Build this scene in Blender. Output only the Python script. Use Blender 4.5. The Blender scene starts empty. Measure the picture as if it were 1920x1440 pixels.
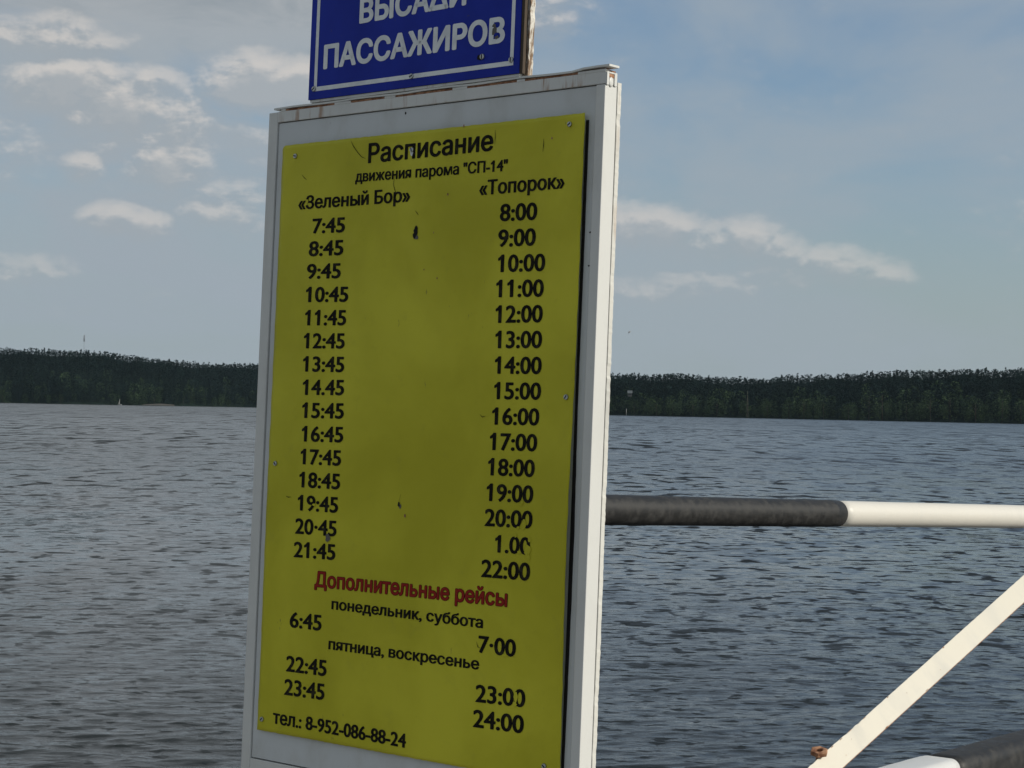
import bpy, bmesh, math, random
import numpy as np
from mathutils import Vector, Matrix
random.seed(7); RNG = np.random.default_rng(11)
SC = bpy.context.scene
COL = SC.collection
R = math.radians

# ------------------------------------------------------------------ camera
PITCH, ROLL = 0.01216782, 0.0189977
fwd = Vector((0, math.cos(PITCH), math.sin(PITCH)))
rt0 = Vector((1, 0, 0)); up0 = rt0.cross(fwd)
rt = rt0 * math.cos(ROLL) + up0 * math.sin(ROLL)
up = up0 * math.cos(ROLL) - rt0 * math.sin(ROLL)
cd = bpy.data.cameras.new('camera'); cam = bpy.data.objects.new('camera', cd); COL.objects.link(cam)
cam.matrix_world = Matrix(((rt.x, up.x, -fwd.x, 0), (rt.y, up.y, -fwd.y, 0), (rt.z, up.z, -fwd.z, 2.8), (0, 0, 0, 1)))
cd.sensor_width = 36; cd.lens = 3800 / 1920 * 36; cd.clip_start = 0.1; cd.clip_end = 20000
SC.camera = cam

# ------------------------------------------------------------------ light, sky, exposure
SUN_AZ, SUN_EL = R(105), R(28)            # azimuth clockwise from +Y
SKY_STRENGTH = 0.085
sd = Vector((math.sin(SUN_AZ) * math.cos(SUN_EL), math.cos(SUN_AZ) * math.cos(SUN_EL), math.sin(SUN_EL)))
sl = bpy.data.lights.new('sun', 'SUN'); sl.energy = 3.5; sl.angle = R(0.53); sl.color = (1, .93, .80)
so = bpy.data.objects.new('sun', sl); COL.objects.link(so); so.rotation_euler = sd.to_track_quat('Z', 'Y').to_euler()
SC.view_settings.view_transform = 'Standard'; SC.view_settings.look = 'None'
SC.view_settings.exposure = 0; SC.view_settings.gamma = 1; SC.view_settings.use_curve_mapping = False


class NT:
    """small helper round a node tree"""
    def __init__(s, tree): s.t = tree; s.n = tree.nodes; s.l = tree.links
    def node(s, typ, **kw):
        n = s.n.new(typ)
        for k, v in kw.items(): setattr(n, k, v)
        return n
    def put(s, sock, v):
        if v is None: return
        if isinstance(v, bpy.types.NodeSocket): s.l.new(v, sock)
        else: sock.default_value = v
    def math(s, op, a, b=None, c=None, clamp=False):
        n = s.node('ShaderNodeMath', operation=op, use_clamp=clamp)
        for i, v in enumerate((a, b, c)): s.put(n.inputs[i], v)
        return n.outputs[0]
    def vec(s, op, a, b=None):
        n = s.node('ShaderNodeVectorMath', operation=op)
        s.put(n.inputs[0], a); s.put(n.inputs[1], b)
        return n.outputs['Value'] if op in ('LENGTH', 'DOT_PRODUCT', 'DISTANCE') else n.outputs[0]
    def rng(s, v, a, b, c=0., d=1., smooth=True):
        n = s.node('ShaderNodeMapRange', interpolation_type='SMOOTHSTEP' if smooth else 'LINEAR')
        for i, x in enumerate((v, a, b, c, d)): s.put(n.inputs[i], x)
        return n.outputs[0]
    def noise(s, vec, scale, detail=4, rough=.5, dist=0., dim='3D'):
        n = s.node('ShaderNodeTexNoise', noise_dimensions=dim)
        s.put(n.inputs['Vector'], vec); n.inputs['Scale'].default_value = scale
        n.inputs['Detail'].default_value = detail; n.inputs['Roughness'].default_value = rough
        n.inputs['Distortion'].default_value = dist
        return n.outputs['Fac']
    def mix(s, f, a, b):
        n = s.node('ShaderNodeMix', data_type='RGBA')
        s.put(n.inputs[0], f); s.put(n.inputs[6], a); s.put(n.inputs[7], b)
        return n.outputs[2]
    def map(s, vec, scale=(1, 1, 1), loc=(0, 0, 0), rot=(0, 0, 0)):
        n = s.node('ShaderNodeMapping'); s.put(n.inputs[0], vec)
        n.inputs['Scale'].default_value = scale; n.inputs['Location'].default_value = loc; n.inputs['Rotation'].default_value = rot
        return n.outputs[0]
    def sep(s, vec):
        n = s.node('ShaderNodeSeparateXYZ'); s.put(n.inputs[0], vec); return n.outputs
    def comb(s, x, y, z):
        n = s.node('ShaderNodeCombineXYZ')
        for i, v in enumerate((x, y, z)): s.put(n.inputs[i], v)
        return n.outputs[0]


W = bpy.data.worlds.new('World'); SC.world = W; W.use_nodes = True
W.node_tree.nodes.clear()
w = NT(W.node_tree)
sky = w.node('ShaderNodeTexSky', sky_type='NISHITA'); sky.sun_disc = False
sky.sun_elevation = SUN_EL; sky.sun_rotation = SUN_AZ
sky.air_density = 1.0; sky.dust_density = 1.4; sky.ozone_density = 1.6; sky.altitude = 100
dirv = w.node('ShaderNodeTexCoord').outputs['Generated']
dx, dy, dz = w.sep(dirv)
az = w.math('MULTIPLY', w.math('ARCTAN2', dx, dy), 57.2958)
el = w.math('MULTIPLY', w.math('ARCSINE', dz), 57.2958)
P0 = w.comb(az, el, 0.)
# cumulus banks of the afternoon, (azimuth, elevation, half width, half height) in degrees, weight
PUFFS = [(-12.9, 9.9, 1.3, .42, .75), (-12.5, 8.75, 1.2, .50, 1.05), (-11.0, 8.3, 1.5, .60, .95), (-10.3, 8.8, .8, .35, .8), (-9.7, 7.9, 1.0, .55, .8),
         (-7.3, 8.95, 1.1, .50, 1.15), (-5.9, 8.9, .9, .50, 1.1), (-10.7, 7.4, 1.3, .45, .55), (-9.75, 6.6, .85, .42, 1.0), (-12.1, 6.5, .42, .30, .8),
         (-8.6, 5.9, 1.6, .28, .55), (-11.2, 5.1, .75, .28, .9), (-10.4, 5.0, .6, .26, .9), (-8.4, 5.35, .8, .32, .7), (-13.6, 3.6, 1.0, .28, .65), (-6.9, 7.6, 1.2, .5, .4),
         (.9, 11.3, .9, .6, .6), (3.2, 5.3, .9, .42, .9), (4.2, 5.2, .8, .40, .9), (5.3, 4.85, 1.0, .36, .75), (6.6, 4.95, .65, .38, .9), (7.4, 4.65, .6, .32, .85),
         (8.0, 4.05, 1.0, .32, .75), (9.3, 4.2, 1.0, .35, .85), (10.2, 4.0, .7, .28, .75), (4.6, 3.5, 1.6, .28, .6), (-4.5, 5.0, 2.0, .4, .6), (-2.0, 6.2, 2.2, .7, .6), (0.4, 4.7, 1.4, .5, .7),
         (-18, 7, 3.0, .8, .8), (-21, 4.5, 2.5, .6, .7), (17, 5.5, 2.4, .5, .6), (22, 6.5, 3.0, .8, .7), (28, 4.5, 2.5, .6, .7), (-28, 6.0, 3.5, 1.0, .8)]
g = bpy.data.node_groups.new('cloud_density', 'ShaderNodeTree')
g.interface.new_socket('P', in_out='INPUT', socket_type='NodeSocketVector')
g.interface.new_socket('D', in_out='OUTPUT', socket_type='NodeSocketFloat')
q = NT(g); gi = q.node('NodeGroupInput'); go = q.node('NodeGroupOutput')
Pin = gi.outputs[0]
acc = None
for a, e, hw, hh, wt in PUFFS:
    d = q.vec('MULTIPLY', q.vec('SUBTRACT', Pin, (a, e - .12 * hh, 0)), (1 / (hw * 2.0), 1 / (hh * 2.3), 0))
    ln = q.vec('DOT_PRODUCT', d, d)
    f = q.math('MULTIPLY', q.math('SUBTRACT', 1., ln, clamp=True), wt)
    acc = f if acc is None else q.math('MAXIMUM', acc, f)
n1 = q.noise(q.map(Pin, (.85, 1.45, 1)), 1.0, 5, .60, .15)
n2 = q.noise(q.map(Pin, (.10, .24, 1), (3.1, 7.7, 0)), 1.0, 5, .55, .3)
bank = q.rng(q.sep(Pin)[1], 12., 26., 0., .5)
dens = q.math('ADD', acc, q.math('MULTIPLY', q.math('SUBTRACT', n1, .5), 1.25))
dens = q.rng(dens, .02, 1.02)
wide = q.math('MULTIPLY', q.rng(q.math('ADD', n2, q.math('MULTIPLY', q.math('SUBTRACT', n1, .5), .25)), .46, .72), bank)
q.l.new(q.math('MAXIMUM', dens, wide), go.inputs[0])


def cloud(p):
    n = w.node('ShaderNodeGroup'); n.node_tree = g; w.put(n.inputs[0], p); return n.outputs[0]


D0 = cloud(P0)
D1 = cloud(w.vec('ADD', P0, (.10, .30, 0)))
lit = w.rng(w.math('SUBTRACT', D0, D1), -.12, .42)
K = 1 / SKY_STRENGTH
def kc(c, f=1.): return (c[0] * K * f, c[1] * K * f, c[2] * K * f, 1)
# thin veil: greyer and heavier towards the left and overhead, whitish near the horizon
vn = w.noise(w.map(P0, (.10, .26, 1), (1.3, 2.2, 0), (0, 0, .25)), 1., 5, .55, .4)
vs = w.rng(vn, .32, .62, 0.18, .95)
vleft = w.rng(az, 9., -14., .0, .55)
vtop = w.math('MULTIPLY', w.rng(el, 8.6, 11.8), w.rng(w.math('ADD', az, w.math('MULTIPLY', vn, 5.)), 1.5, -2.5, 0., .6))
veil = w.math('ADD', w.math('ADD', vs, w.math('MULTIPLY', vleft, .7)), w.math('MULTIPLY', vtop, 1.2))
veil = w.math('MULTIPLY', veil, .80, clamp=True)
skc = w.vec('MULTIPLY', sky.outputs[0], (.93, 1.07, 1.20))
low = w.rng(el, 9., 0., 0., .80)
base = w.mix(low, skc, kc((.335, .405, .43)))
base = w.mix(veil, base, w.mix(vtop, kc((.335, .39, .44)), w.mix(w.rng(w.noise(w.map(P0, (.22, .55, 1), (9, 4, 0)), 1., 5, .6, .5), .36, .62), kc((.235, .265, .29)), kc((.40, .405, .41)))))
ccol = w.mix(lit, kc((.35, .385, .415)), kc((.62, .59, .56)))
full = w.mix(w.math('MULTIPLY', D0, w.rng(el, 2.5, 8., .48, .86)), base, ccol)
bg = w.node('ShaderNodeBackground'); w.put(bg.inputs[0], full); bg.inputs[1].default_value = SKY_STRENGTH
W.cycles.sampling_method = 'MANUAL'; W.cycles.sample_map_resolution = 512
wo = w.node('ShaderNodeOutputWorld'); w.l.new(bg.outputs[0], wo.inputs[0])


# ------------------------------------------------------------------ helpers
def mat(name, col, rough=.5, metal=0., spec=.5):
    m = bpy.data.materials.new(name); m.use_nodes = True
    t = NT(m.node_tree); b = m.node_tree.nodes['Principled BSDF']
    b.inputs['Base Color'].default_value = (*col, 1); b.inputs['Roughness'].default_value = rough
    b.inputs['Metallic'].default_value = metal; b.inputs['Specular IOR Level'].default_value = spec
    return m, t, b


def ocoord(t): return t.node('ShaderNodeTexCoord').outputs['Object']


def tag(o, label=None, cat=None, group=None, kind=None):
    if label: o['label'] = label
    if cat: o['category'] = cat
    if group: o['group'] = group
    if kind: o['kind'] = kind
    return o


def empty(name, loc, rot=(0, 0, 0)):
    o = bpy.data.objects.new(name, None); COL.objects.link(o); o.location = loc; o.rotation_euler = rot
    o.empty_display_size = .1
    return o


def mesh_obj(name, me, m, parent=None, smooth=False):
    o = bpy.data.objects.new(name, me); COL.objects.link(o)
    if m is not None and not me.materials: me.materials.append(m)
    if parent: o.parent = parent
    if smooth: me.polygons.foreach_set('use_smooth', [True] * len(me.polygons))
    return o


def from_bm(name, bm, m, parent=None, smooth=False):
    me = bpy.data.meshes.new(name); bm.normal_update(); bm.to_mesh(me); bm.free()
    return mesh_obj(name, me, m, parent, smooth)


def box(bm, x0, x1, y0, y1, z0, z1, bevel=0., seg=2):
    r = bmesh.ops.create_cube(bm, size=1)
    for v in r['verts']:
        v.co = Vector(((x0 + x1) / 2 + v.co.x * (x1 - x0), (y0 + y1) / 2 + v.co.y * (y1 - y0), (z0 + z1) / 2 + v.co.z * (z1 - z0)))
    if bevel:
        es = list({e for v in r['verts'] for e in v.link_edges})
        bmesh.ops.bevel(bm, geom=es, offset=bevel, segments=seg, affect='EDGES', profile=.5)


def boxo(name, m, parent, *a, bevel=0., seg=2):
    bm = bmesh.new(); box(bm, *a, bevel=bevel, seg=seg); return from_bm(name, bm, m, parent)


def tube(bm, p0, p1, r0, r1=None, seg=24, caps=True):
    p0, p1 = Vector(p0), Vector(p1); r1 = r0 if r1 is None else r1
    ax = (p1 - p0).normalized(); u = ax.orthogonal().normalized(); v = ax.cross(u)
    A = [bm.verts.new(p0 + (u * math.cos(2 * math.pi * i / seg) + v * math.sin(2 * math.pi * i / seg)) * r0) for i in range(seg)]
    B = [bm.verts.new(p1 + (u * math.cos(2 * math.pi * i / seg) + v * math.sin(2 * math.pi * i / seg)) * r1) for i in range(seg)]
    for i in range(seg):
        f = bm.faces.new((A[i], A[(i + 1) % seg], B[(i + 1) % seg], B[i])); f.smooth = True
    if caps:
        bm.faces.new(A[::-1]); bm.faces.new(B)


# ------------------------------------------------------------------ materials
def white_paint(name, col=(.63, .63, .60), rust=.0, dirt=.5, rough=.42):
    m, t, b = mat(name, col, rough)
    oc = ocoord(t)
    n1 = t.noise(t.map(oc, (1, 1, .55)), 9, 6, .62, .4)
    n2 = t.noise(oc, 120, 3, .6)
    d = t.math('MULTIPLY', t.rng(n1, .44, .72), dirt)
    c = t.mix(d, (*col, 1), (.46, .46, .43, 1))
    fleck = t.rng(t.noise(t.map(oc, (1, 1, .4)), 55, 4, .7), .70, .76)
    c = t.mix(t.math('MULTIPLY', fleck, .55 * dirt), c, (.16, .13, .10, 1))
    if rust:
        rn = t.noise(t.map(oc, (1, 1, .12)), 38, 4, .65, .2)
        rm = t.math('MULTIPLY', t.math('MULTIPLY', t.rng(rn, .52, .68), rust), t.rng(t.noise(oc, 7, 3, .6), .44, .62))
        c = t.mix(rm, c, (.30, .14, .05, 1))
    t.put(b.inputs['Base Color'], c)
    bp = t.node('ShaderNodeBump'); bp.inputs['Strength'].default_value = .35; bp.inputs['Distance'].default_value = .001
    t.put(bp.inputs['Height'], t.math('ADD', t.math('MULTIPLY', n1, 2.), t.math('MULTIPLY', n2, .3))); t.put(b.inputs['Normal'], bp.outputs[0])
    t.put(b.inputs['Roughness'], t.rng(n1, .3, .8, rough - .08, rough + .15, False))
    return m


M_FRAME = white_paint('white_frame_paint', dirt=.35)
M_RAIL = white_paint('white_rail_paint', rust=.95, dirt=.4)
M_BOARD = white_paint('white_board_paint', (.58, .60, .60), dirt=.6)
M_BACK = white_paint('white_back_sheet', (.62, .61, .56), rust=.35, dirt=1., rough=.55)
M_BAR = white_paint('cream_bar_paint', (.64, .60, .50), dirt=.35)
M_TUBEW = white_paint('white_boom_paint', (.68, .65, .58), dirt=.2)
M_BOXW = white_paint('white_beam_paint', (.66, .66, .64), dirt=.45, rough=.35)

M_YEL, t, b = mat('yellow_panel_print', (.52, .50, .05), .5, spec=.2)
oc = ocoord(t)
n = t.noise(oc, 3.2, 5, .55, .3); n2 = t.noise(oc, 22, 5, .65); n3 = t.noise(t.map(oc, (1, 1, .35), (4, 0, 2)), 46, 3, .7)
c = t.mix(t.rng(n, .32, .72), (.455, .422, .020, 1), (.600, .562, .038, 1))
c = t.mix(t.math('MULTIPLY', t.rng(n2, .55, .80), .25), c, (.33, .31, .05, 1))
c = t.mix(t.math('MULTIPLY', t.rng(n3, .705, .75), .7), c, (.14, .12, .04, 1))
t.put(b.inputs['Base Color'], c)
t.put(b.inputs['Roughness'], t.rng(n2, .3, .8, .38, .58))
bp = t.node('ShaderNodeBump'); bp.inputs['Strength'].default_value = .25; bp.inputs['Distance'].default_value = .001
t.put(bp.inputs['Height'], n2); t.put(b.inputs['Normal'], bp.outputs[0])

M_BLUE, t, b = mat('blue_enamel', (.006, .018, .26), .4, spec=.15)
oc = ocoord(t); n = t.noise(oc, 6, 5, .6); n2 = t.noise(oc, 60, 3, .6)
c = t.mix(t.rng(n, .3, .75), (.006, .020, .27, 1), (.010, .030, .36, 1))
c = t.mix(t.math('MULTIPLY', t.rng(n2, .68, .76), .5), c, (.05, .05, .10, 1)); t.put(b.inputs['Base Color'], c)
M_LET, t, b = mat('white_lettering_film', (.66, .68, .68), .45)
oc = ocoord(t); n = t.noise(oc, 30, 4, .6); t.put(b.inputs['Base Color'], t.mix(t.rng(n, .35, .75), (.78, .80, .80, 1), (.62, .64, .66, 1)))
M_INK, t, b = mat('black_lettering_film', (.012, .011, .008), .6, spec=.08)
oc = ocoord(t); n = t.noise(oc, 60, 4, .6); t.put(b.inputs['Base Color'], t.mix(t.rng(n, .45, .8), (.009, .008, .006, 1), (.04, .036, .02, 1)))
M_RED, t, b = mat('red_lettering_film', (.27, .020, .014), .6, spec=.1)
M_RIM, t, b = mat('dark_red_outline_film', (.055, .010, .008), .6, spec=.1)
M_DARK, t, b = mat('dark_gap_fill', (.018, .016, .015), .9)  # near-black fill for the gaps between the frame parts
M_HOLE, t, b = mat('hole_black', (.008, .007, .006), 1.)
M_ZINC, t, b = mat('zinc_screw', (.45, .46, .44), .38, .8)
M_RUST, t, b = mat('rusty_steel', (.30, .13, .055), .85)
oc = ocoord(t); n = t.noise(oc, 60, 5, .7); t.put(b.inputs['Base Color'], t.mix(t.rng(n, .35, .7), (.14, .05, .022, 1), (.46, .25, .14, 1)))
bp = t.node('ShaderNodeBump'); bp.inputs['Strength'].default_value = .6; bp.inputs['Distance'].default_value = .002
t.put(bp.inputs['Height'], n); t.put(b.inputs['Normal'], bp.outputs[0])
M_DENT, t, b = mat('chipped_enamel_steel', (.11, .10, .09), .7)
M_PLY, t, b = mat('dark_plywood', (.035, .028, .022), .85)
oc = ocoord(t); n = t.noise(t.map(oc, (1, 6, .5)), 40, 4, .7); t.put(b.inputs['Base Color'], t.mix(n, (.02, .016, .013, 1), (.10, .07, .045, 1)))
M_PLYW, t, b = mat('peeling_white_wood', (.6, .58, .52), .8)
oc = ocoord(t); n = t.noise(t.map(oc, (1, 1, .22)), 60, 5, .75); t.put(b.inputs['Base Color'], t.mix(t.rng(n, .48, .60), (.70, .67, .60, 1), (.20, .13, .08, 1)))
bp = t.node('ShaderNodeBump'); bp.inputs['Strength'].default_value = .8; bp.inputs['Distance'].default_value = .002
t.put(bp.inputs['Height'], n); t.put(b.inputs['Normal'], bp.outputs[0])

M_TUBEB, t, b = mat('black_boom_paint', (.022, .021, .020), .5, spec=.32)
oc = ocoord(t); n = t.noise(oc, 26, 8, .75); sc = t.noise(t.map(oc, (.9, 26, 26)), 9, 4, .7)
c = t.mix(t.rng(n, .4, .75), (.014, .0138, .0135, 1), (.050, .049, .047, 1))
c = t.mix(t.math('MULTIPLY', t.rng(sc, .72, .75), .7), c, (.22, .19, .15, 1)); t.put(b.inputs['Base Color'], c)
t.put(b.inputs['Roughness'], t.rng(n, .3, .75, .42, .75))
bp = t.node('ShaderNodeBump'); bp.inputs['Strength'].default_value = .6; bp.inputs['Distance'].default_value = .0015
t.put(bp.inputs['Height'], n); t.put(b.inputs['Normal'], bp.outputs[0])

M_DECK, t, b = mat('pier_deck_concrete', (.28, .27, .25), .85)
oc = ocoord(t); n = t.noise(oc, 1.6, 8, .65); t.put(b.inputs['Base Color'], t.mix(n, (.18, .17, .16, 1), (.36, .35, .33, 1)))
bp = t.node('ShaderNodeBump'); bp.inputs['Strength'].default_value = .5; bp.inputs['Distance'].default_value = .01
t.put(bp.inputs['Height'], t.noise(oc, 30, 5, .7)); t.put(b.inputs['Normal'], bp.outputs[0])

# water: dark body, mirror-like wavelets
M_WATER, t, b = mat('lake_water', (.014, .018, .019), .06)
b.inputs['IOR'].default_value = 1.333
pos = t.node('ShaderNodeNewGeometry').outputs['Position']
sp = t.sep(pos)
dist = t.vec('LENGTH', pos)
ripA = t.noise(t.map(pos, (.55, 1.35, 1)), 5.0, 5, .62, .6)
ripB = t.noise(t.map(pos, (.5, 1.2, 1), (5, 9, 0)), 1.35, 5, .6, .5)
ripC = t.noise(t.map(pos, (.35, 1.0, 1), (15, 2, 0)), .28, 5, .6, .5)
h = t.math('ADD', t.math('MULTIPLY', ripA, t.rng(dist, 14, 40, .016, .002)), t.math('MULTIPLY', ripB, t.rng(dist, 25, 110, .012, .05, False)))
h = t.math('ADD', h, t.math('MULTIPLY', ripC, t.rng(dist, 60, 400, .0, .20, False)))
bp = t.node('ShaderNodeBump'); bp.inputs['Strength'].default_value = 1.; bp.inputs['Distance'].default_value = 1.
t.put(bp.inputs['Height'], h)
# beyond the reach of the modelled wavelets their slopes come from noise: short steep chop, in gusts
def slopes(sc, off, k, yy=.30):
    n_ = t.node('ShaderNodeTexNoise'); t.put(n_.inputs['Vector'], t.map(pos, (1, yy, 1), off)); n_.inputs['Scale'].default_value = sc
    n_.inputs['Detail'].default_value = 2.5; n_.inputs['Roughness'].default_value = .6
    v_ = t.vec('SUBTRACT', n_.outputs['Color'], (.5, .5, .5))
    return t.vec('MULTIPLY', v_, (k * .6, k, 0))
gst = t.rng(t.noise(t.map(pos, (.6, .35, 1)), .05, 3, .6), .34, .66, .30, 1.35)
wob = t.vec('ADD', slopes(3.1, (3, 1, 0), .22, .8), slopes(.6, (8, 5, 0), .20, .3))
def chop(sx, sy, off, a0, a1, k):
    """short dark faces of breaking chop: patches of water leaning towards the pier"""
    n_ = t.noise(t.map(pos, (sx, sy, 1), off), 1., 2.2, .55, .25)
    return t.math('MULTIPLY', t.rng(n_, a0, a1), k)
def band(r0, r1, r2, r3): return t.math('MULTIPLY', t.rng(dist, r0, r1), t.rng(dist, r3, r2))
LAYERS = [(4.2, 7.0, (1, 2, 0), (5, 8, 26, 38), .50), (2.1, 1.9, (7, 3, 0), (16, 28, 50, 78), .48), (1.05, .50, (4, 9, 0), (42, 68, 110, 160), .40),
          (.52, .13, (6, 6, 0), (95, 150, 260, 380), .36), (.26, .04, (2, 6, 0), (240, 380, 5000, 6000), .22)]
tot = None
for sx, sy, off, bd, k in LAYERS:
    v_ = t.math('MULTIPLY', chop(sx, sy, off, t.math('SUBTRACT', .590, t.math('MULTIPLY', gst, .050)), .632, k), band(*bd))
    tot = v_ if tot is None else t.math('ADD', tot, v_)
tot = t.math('MULTIPLY', tot, gst)
lean = t.rng(dist, 30, 160, .02, .085)      # at grazing sight only the near faces of the chop show
sl_ = t.vec('ADD', wob, t.comb(0., t.math('MULTIPLY', t.math('ADD', tot, lean), -1.), 0.))
amt = 1.
sc_ = t.node('ShaderNodeVectorMath', operation='SCALE'); t.put(sc_.inputs[0], sl_); t.put(sc_.inputs['Scale'], amt)
nn = t.vec('NORMALIZE', t.vec('ADD', bp.outputs[0], sc_.outputs[0]))
t.put(b.inputs['Normal'], nn)
t.put(b.inputs['Roughness'], t.rng(dist, 20, 500, .05, .20, False))

M_HILL, t, b = mat('wooded_hill_ground', (.013, .022, .020), 1., spec=0.)
oc = ocoord(t); n = t.noise(oc, .2, 5, .6); t.put(b.inputs['Base Color'], t.mix(n, (.009, .017, .015, 1), (.018, .028, .022, 1)))
M_SAND, t, b = mat('shore_sand', (.34, .29, .21), .9)
oc = ocoord(t); n = t.noise(oc, .6, 4, .6); t.put(b.inputs['Base Color'], t.mix(n, (.045, .042, .036, 1), (.085, .078, .064, 1)))


def leaf_mat(name):
    m, t, b = mat(name, (.05, .07, .03), .9, spec=.0)
    a = t.node('ShaderNodeAttribute', attribute_name='tint')
    gn = t.node('ShaderNodeNewGeometry').outputs['Normal']
    t.put(b.inputs['Normal'], t.vec('NORMALIZE', t.vec('ADD', t.vec('MULTIPLY', gn, (.45, .45, .45)), (0, -.35, .75))))
    t.put(b.inputs['Base Color'], a.outputs['Color'])
    return m


M_LEAF = leaf_mat('foliage')
M_BARK, t, b = mat('tree_bark', (.035, .028, .022), .9)
M_PALEB, t, b = mat('pale_dead_wood', (.30, .30, .25), .85)
M_CANVAS, t, b = mat('white_sailcloth', (.42, .43, .42), .8)
M_HULL, t, b = mat('white_hull', (.22, .23, .24), .5)
M_STEELF, t, b = mat('dull_mast_steel', (.16, .16, .17), .6)
M_ROOFP, t, b = mat('pale_metal_roof', (.085, .10, .11), .9)
M_WALLP, t, b = mat('pale_cottage_wall', (.13, .13, .125), .8)
M_GLASSD, t, b = mat('dark_window_glass', (.03, .035, .04), .15)
M_BIRD, t, b = mat('dark_feathers', (.42, .42, .42), .8)

# ------------------------------------------------------------------ water
def make_water():
    azs = np.concatenate([np.arange(-180, -18, 3.), np.linspace(-17.4, 17.4, 740), np.arange(18.5, 180, 3.)])
    azr = np.radians(azs)
    rr = [0.4, 2., 4., 6., 8.]
    ang = np.linspace(2.8 / 9.5, 2.8 / 420., 860)
    rr += list(2.8 / ang)
    rr += list(np.geomspace(440, 3400, 50))
    rr = np.array(rr)
    Rr, A = np.meshgrid(rr, azr, indexing='ij')
    X = Rr * np.sin(A); Y = Rr * np.cos(A)
    drr = np.gradient(rr); cell = np.maximum(drr[:, None], Rr * np.abs(np.gradient(azr))[None, :])
    H = np.zeros_like(X); GX = np.zeros_like(X); GY = np.zeros_like(X)
    n = 110
    lam = np.geomspace(.10, 11., n) * RNG.uniform(.93, 1.07, n)
    # slow gust patches
    def low(fx, fy, k):
        s = 0
        for i in range(7):
            a = RNG.uniform(0, 6.28); f = RNG.uniform(.5, 1.6); p = RNG.uniform(0, 6.28)
            s = s + np.sin(f * (fx * X * math.cos(a) + fy * Y * math.sin(a)) + p)
        return s / k
    gust = np.clip(1 + .42 * low(.16, .16, 2.6), .35, 1.8)
    fine = np.clip(1 + .40 * low(.55, .7, 2.6), .3, 1.9)
    fade = 1 - .85 * np.clip((Rr - 26) / 60, 0, 1) ** .7
    for i, L in enumerate(lam):
        th = R(90 + 12) + RNG.normal(0, .50 + .15 * (L < .6))
        k = 2 * math.pi / L
        slope = .0165 * (L / .32) ** (-.05 if L < .32 else -.72)
        amp = slope / k
        flt = np.clip((L / cell - 2.0) / 2.5, 0, 1)
        ph = k * (X * math.cos(th) + Y * math.sin(th)) + RNG.uniform(0, 6.28)
        g_ = (gust if L > .5 else gust * fine) * fade
        a_ = amp * flt * g_
        H += a_ * np.cos(ph)
        GX -= .85 * a_ * math.cos(th) * np.sin(ph); GY -= .85 * a_ * math.sin(th) * np.sin(ph)
    X2 = X + GX; Y2 = Y + GY - 1.9 * H
    nr, na = X.shape
    V = np.stack([X2, Y2, H], -1).reshape(-1, 3)
    idx = np.arange(nr * na).reshape(nr, na)
    a = idx[:-1, :]; bq = idx[1:, :]
    F = np.stack([a, np.roll(a, -1, 1), np.roll(bq, -1, 1), bq], -1).reshape(-1, 4)
    me = bpy.data.meshes.new('water')
    me.vertices.add(len(V)); me.vertices.foreach_set('co', V.ravel())
    me.loops.add(F.size); me.loops.foreach_set('vertex_index', F.ravel().astype(np.int32))
    me.polygons.add(len(F)); me.polygons.foreach_set('loop_start', np.arange(0, F.size, 4, dtype=np.int32))
    me.polygons.foreach_set('use_smooth', np.ones(len(F), bool))
    me.update(calc_edges=True)
    o = mesh_obj('water', me, M_WATER)
    tag(o, 'wind-rippled grey blue lake water', kind='structure')
    # make sure the normals look up
    if me.polygons[len(me.polygons) // 2].normal.z < 0: me.flip_normals()


make_water()

# ------------------------------------------------------------------ far banks
def azp(px): return (px - 960) / 3800.


BANKS = {
    'left': dict(px=[-800, 0, 90, 150, 200, 250, 300, 400, 480, 700, 900], D=[1300, 1500, 1500, 1500, 1510, 1520, 1530, 1560, 1580, 1640, 1680],
                 top=[30, 41.3, 41.6, 40.6, 40.4, 37.9, 36.0, 34.3, 34.8, 33, 31]),
    'right': dict(px=[820, 1000, 1145, 1220, 1280, 1330, 1420, 1440, 1465, 1540, 1600, 1670, 1740, 1920, 2300, 2800],
                  D=[1310, 1280, 1230, 1210, 1195, 1185, 1165, 1160, 1150, 1130, 1115, 1100, 1085, 1040, 1000, 900],
                  top=[26, 27, 26.1, 25.4, 26.3, 24.5, 23.1, 23.0, 25.4, 25.2, 26.6, 28.2, 29.0, 29.6, 33, 36]),
}
DEPTH = [0, 3, 10, 25, 50, 80, 110, 150, 260, 420]


def bank_height(top, tree, off):
    hh = max(top - tree, 3.)
    s = min(off / 85., 1.); s = s * s * (3 - 2 * s)
    return .25 + hh * (s * .93 + .07 * min(off / 10., 1.)) if off > 0 else -.8


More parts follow.
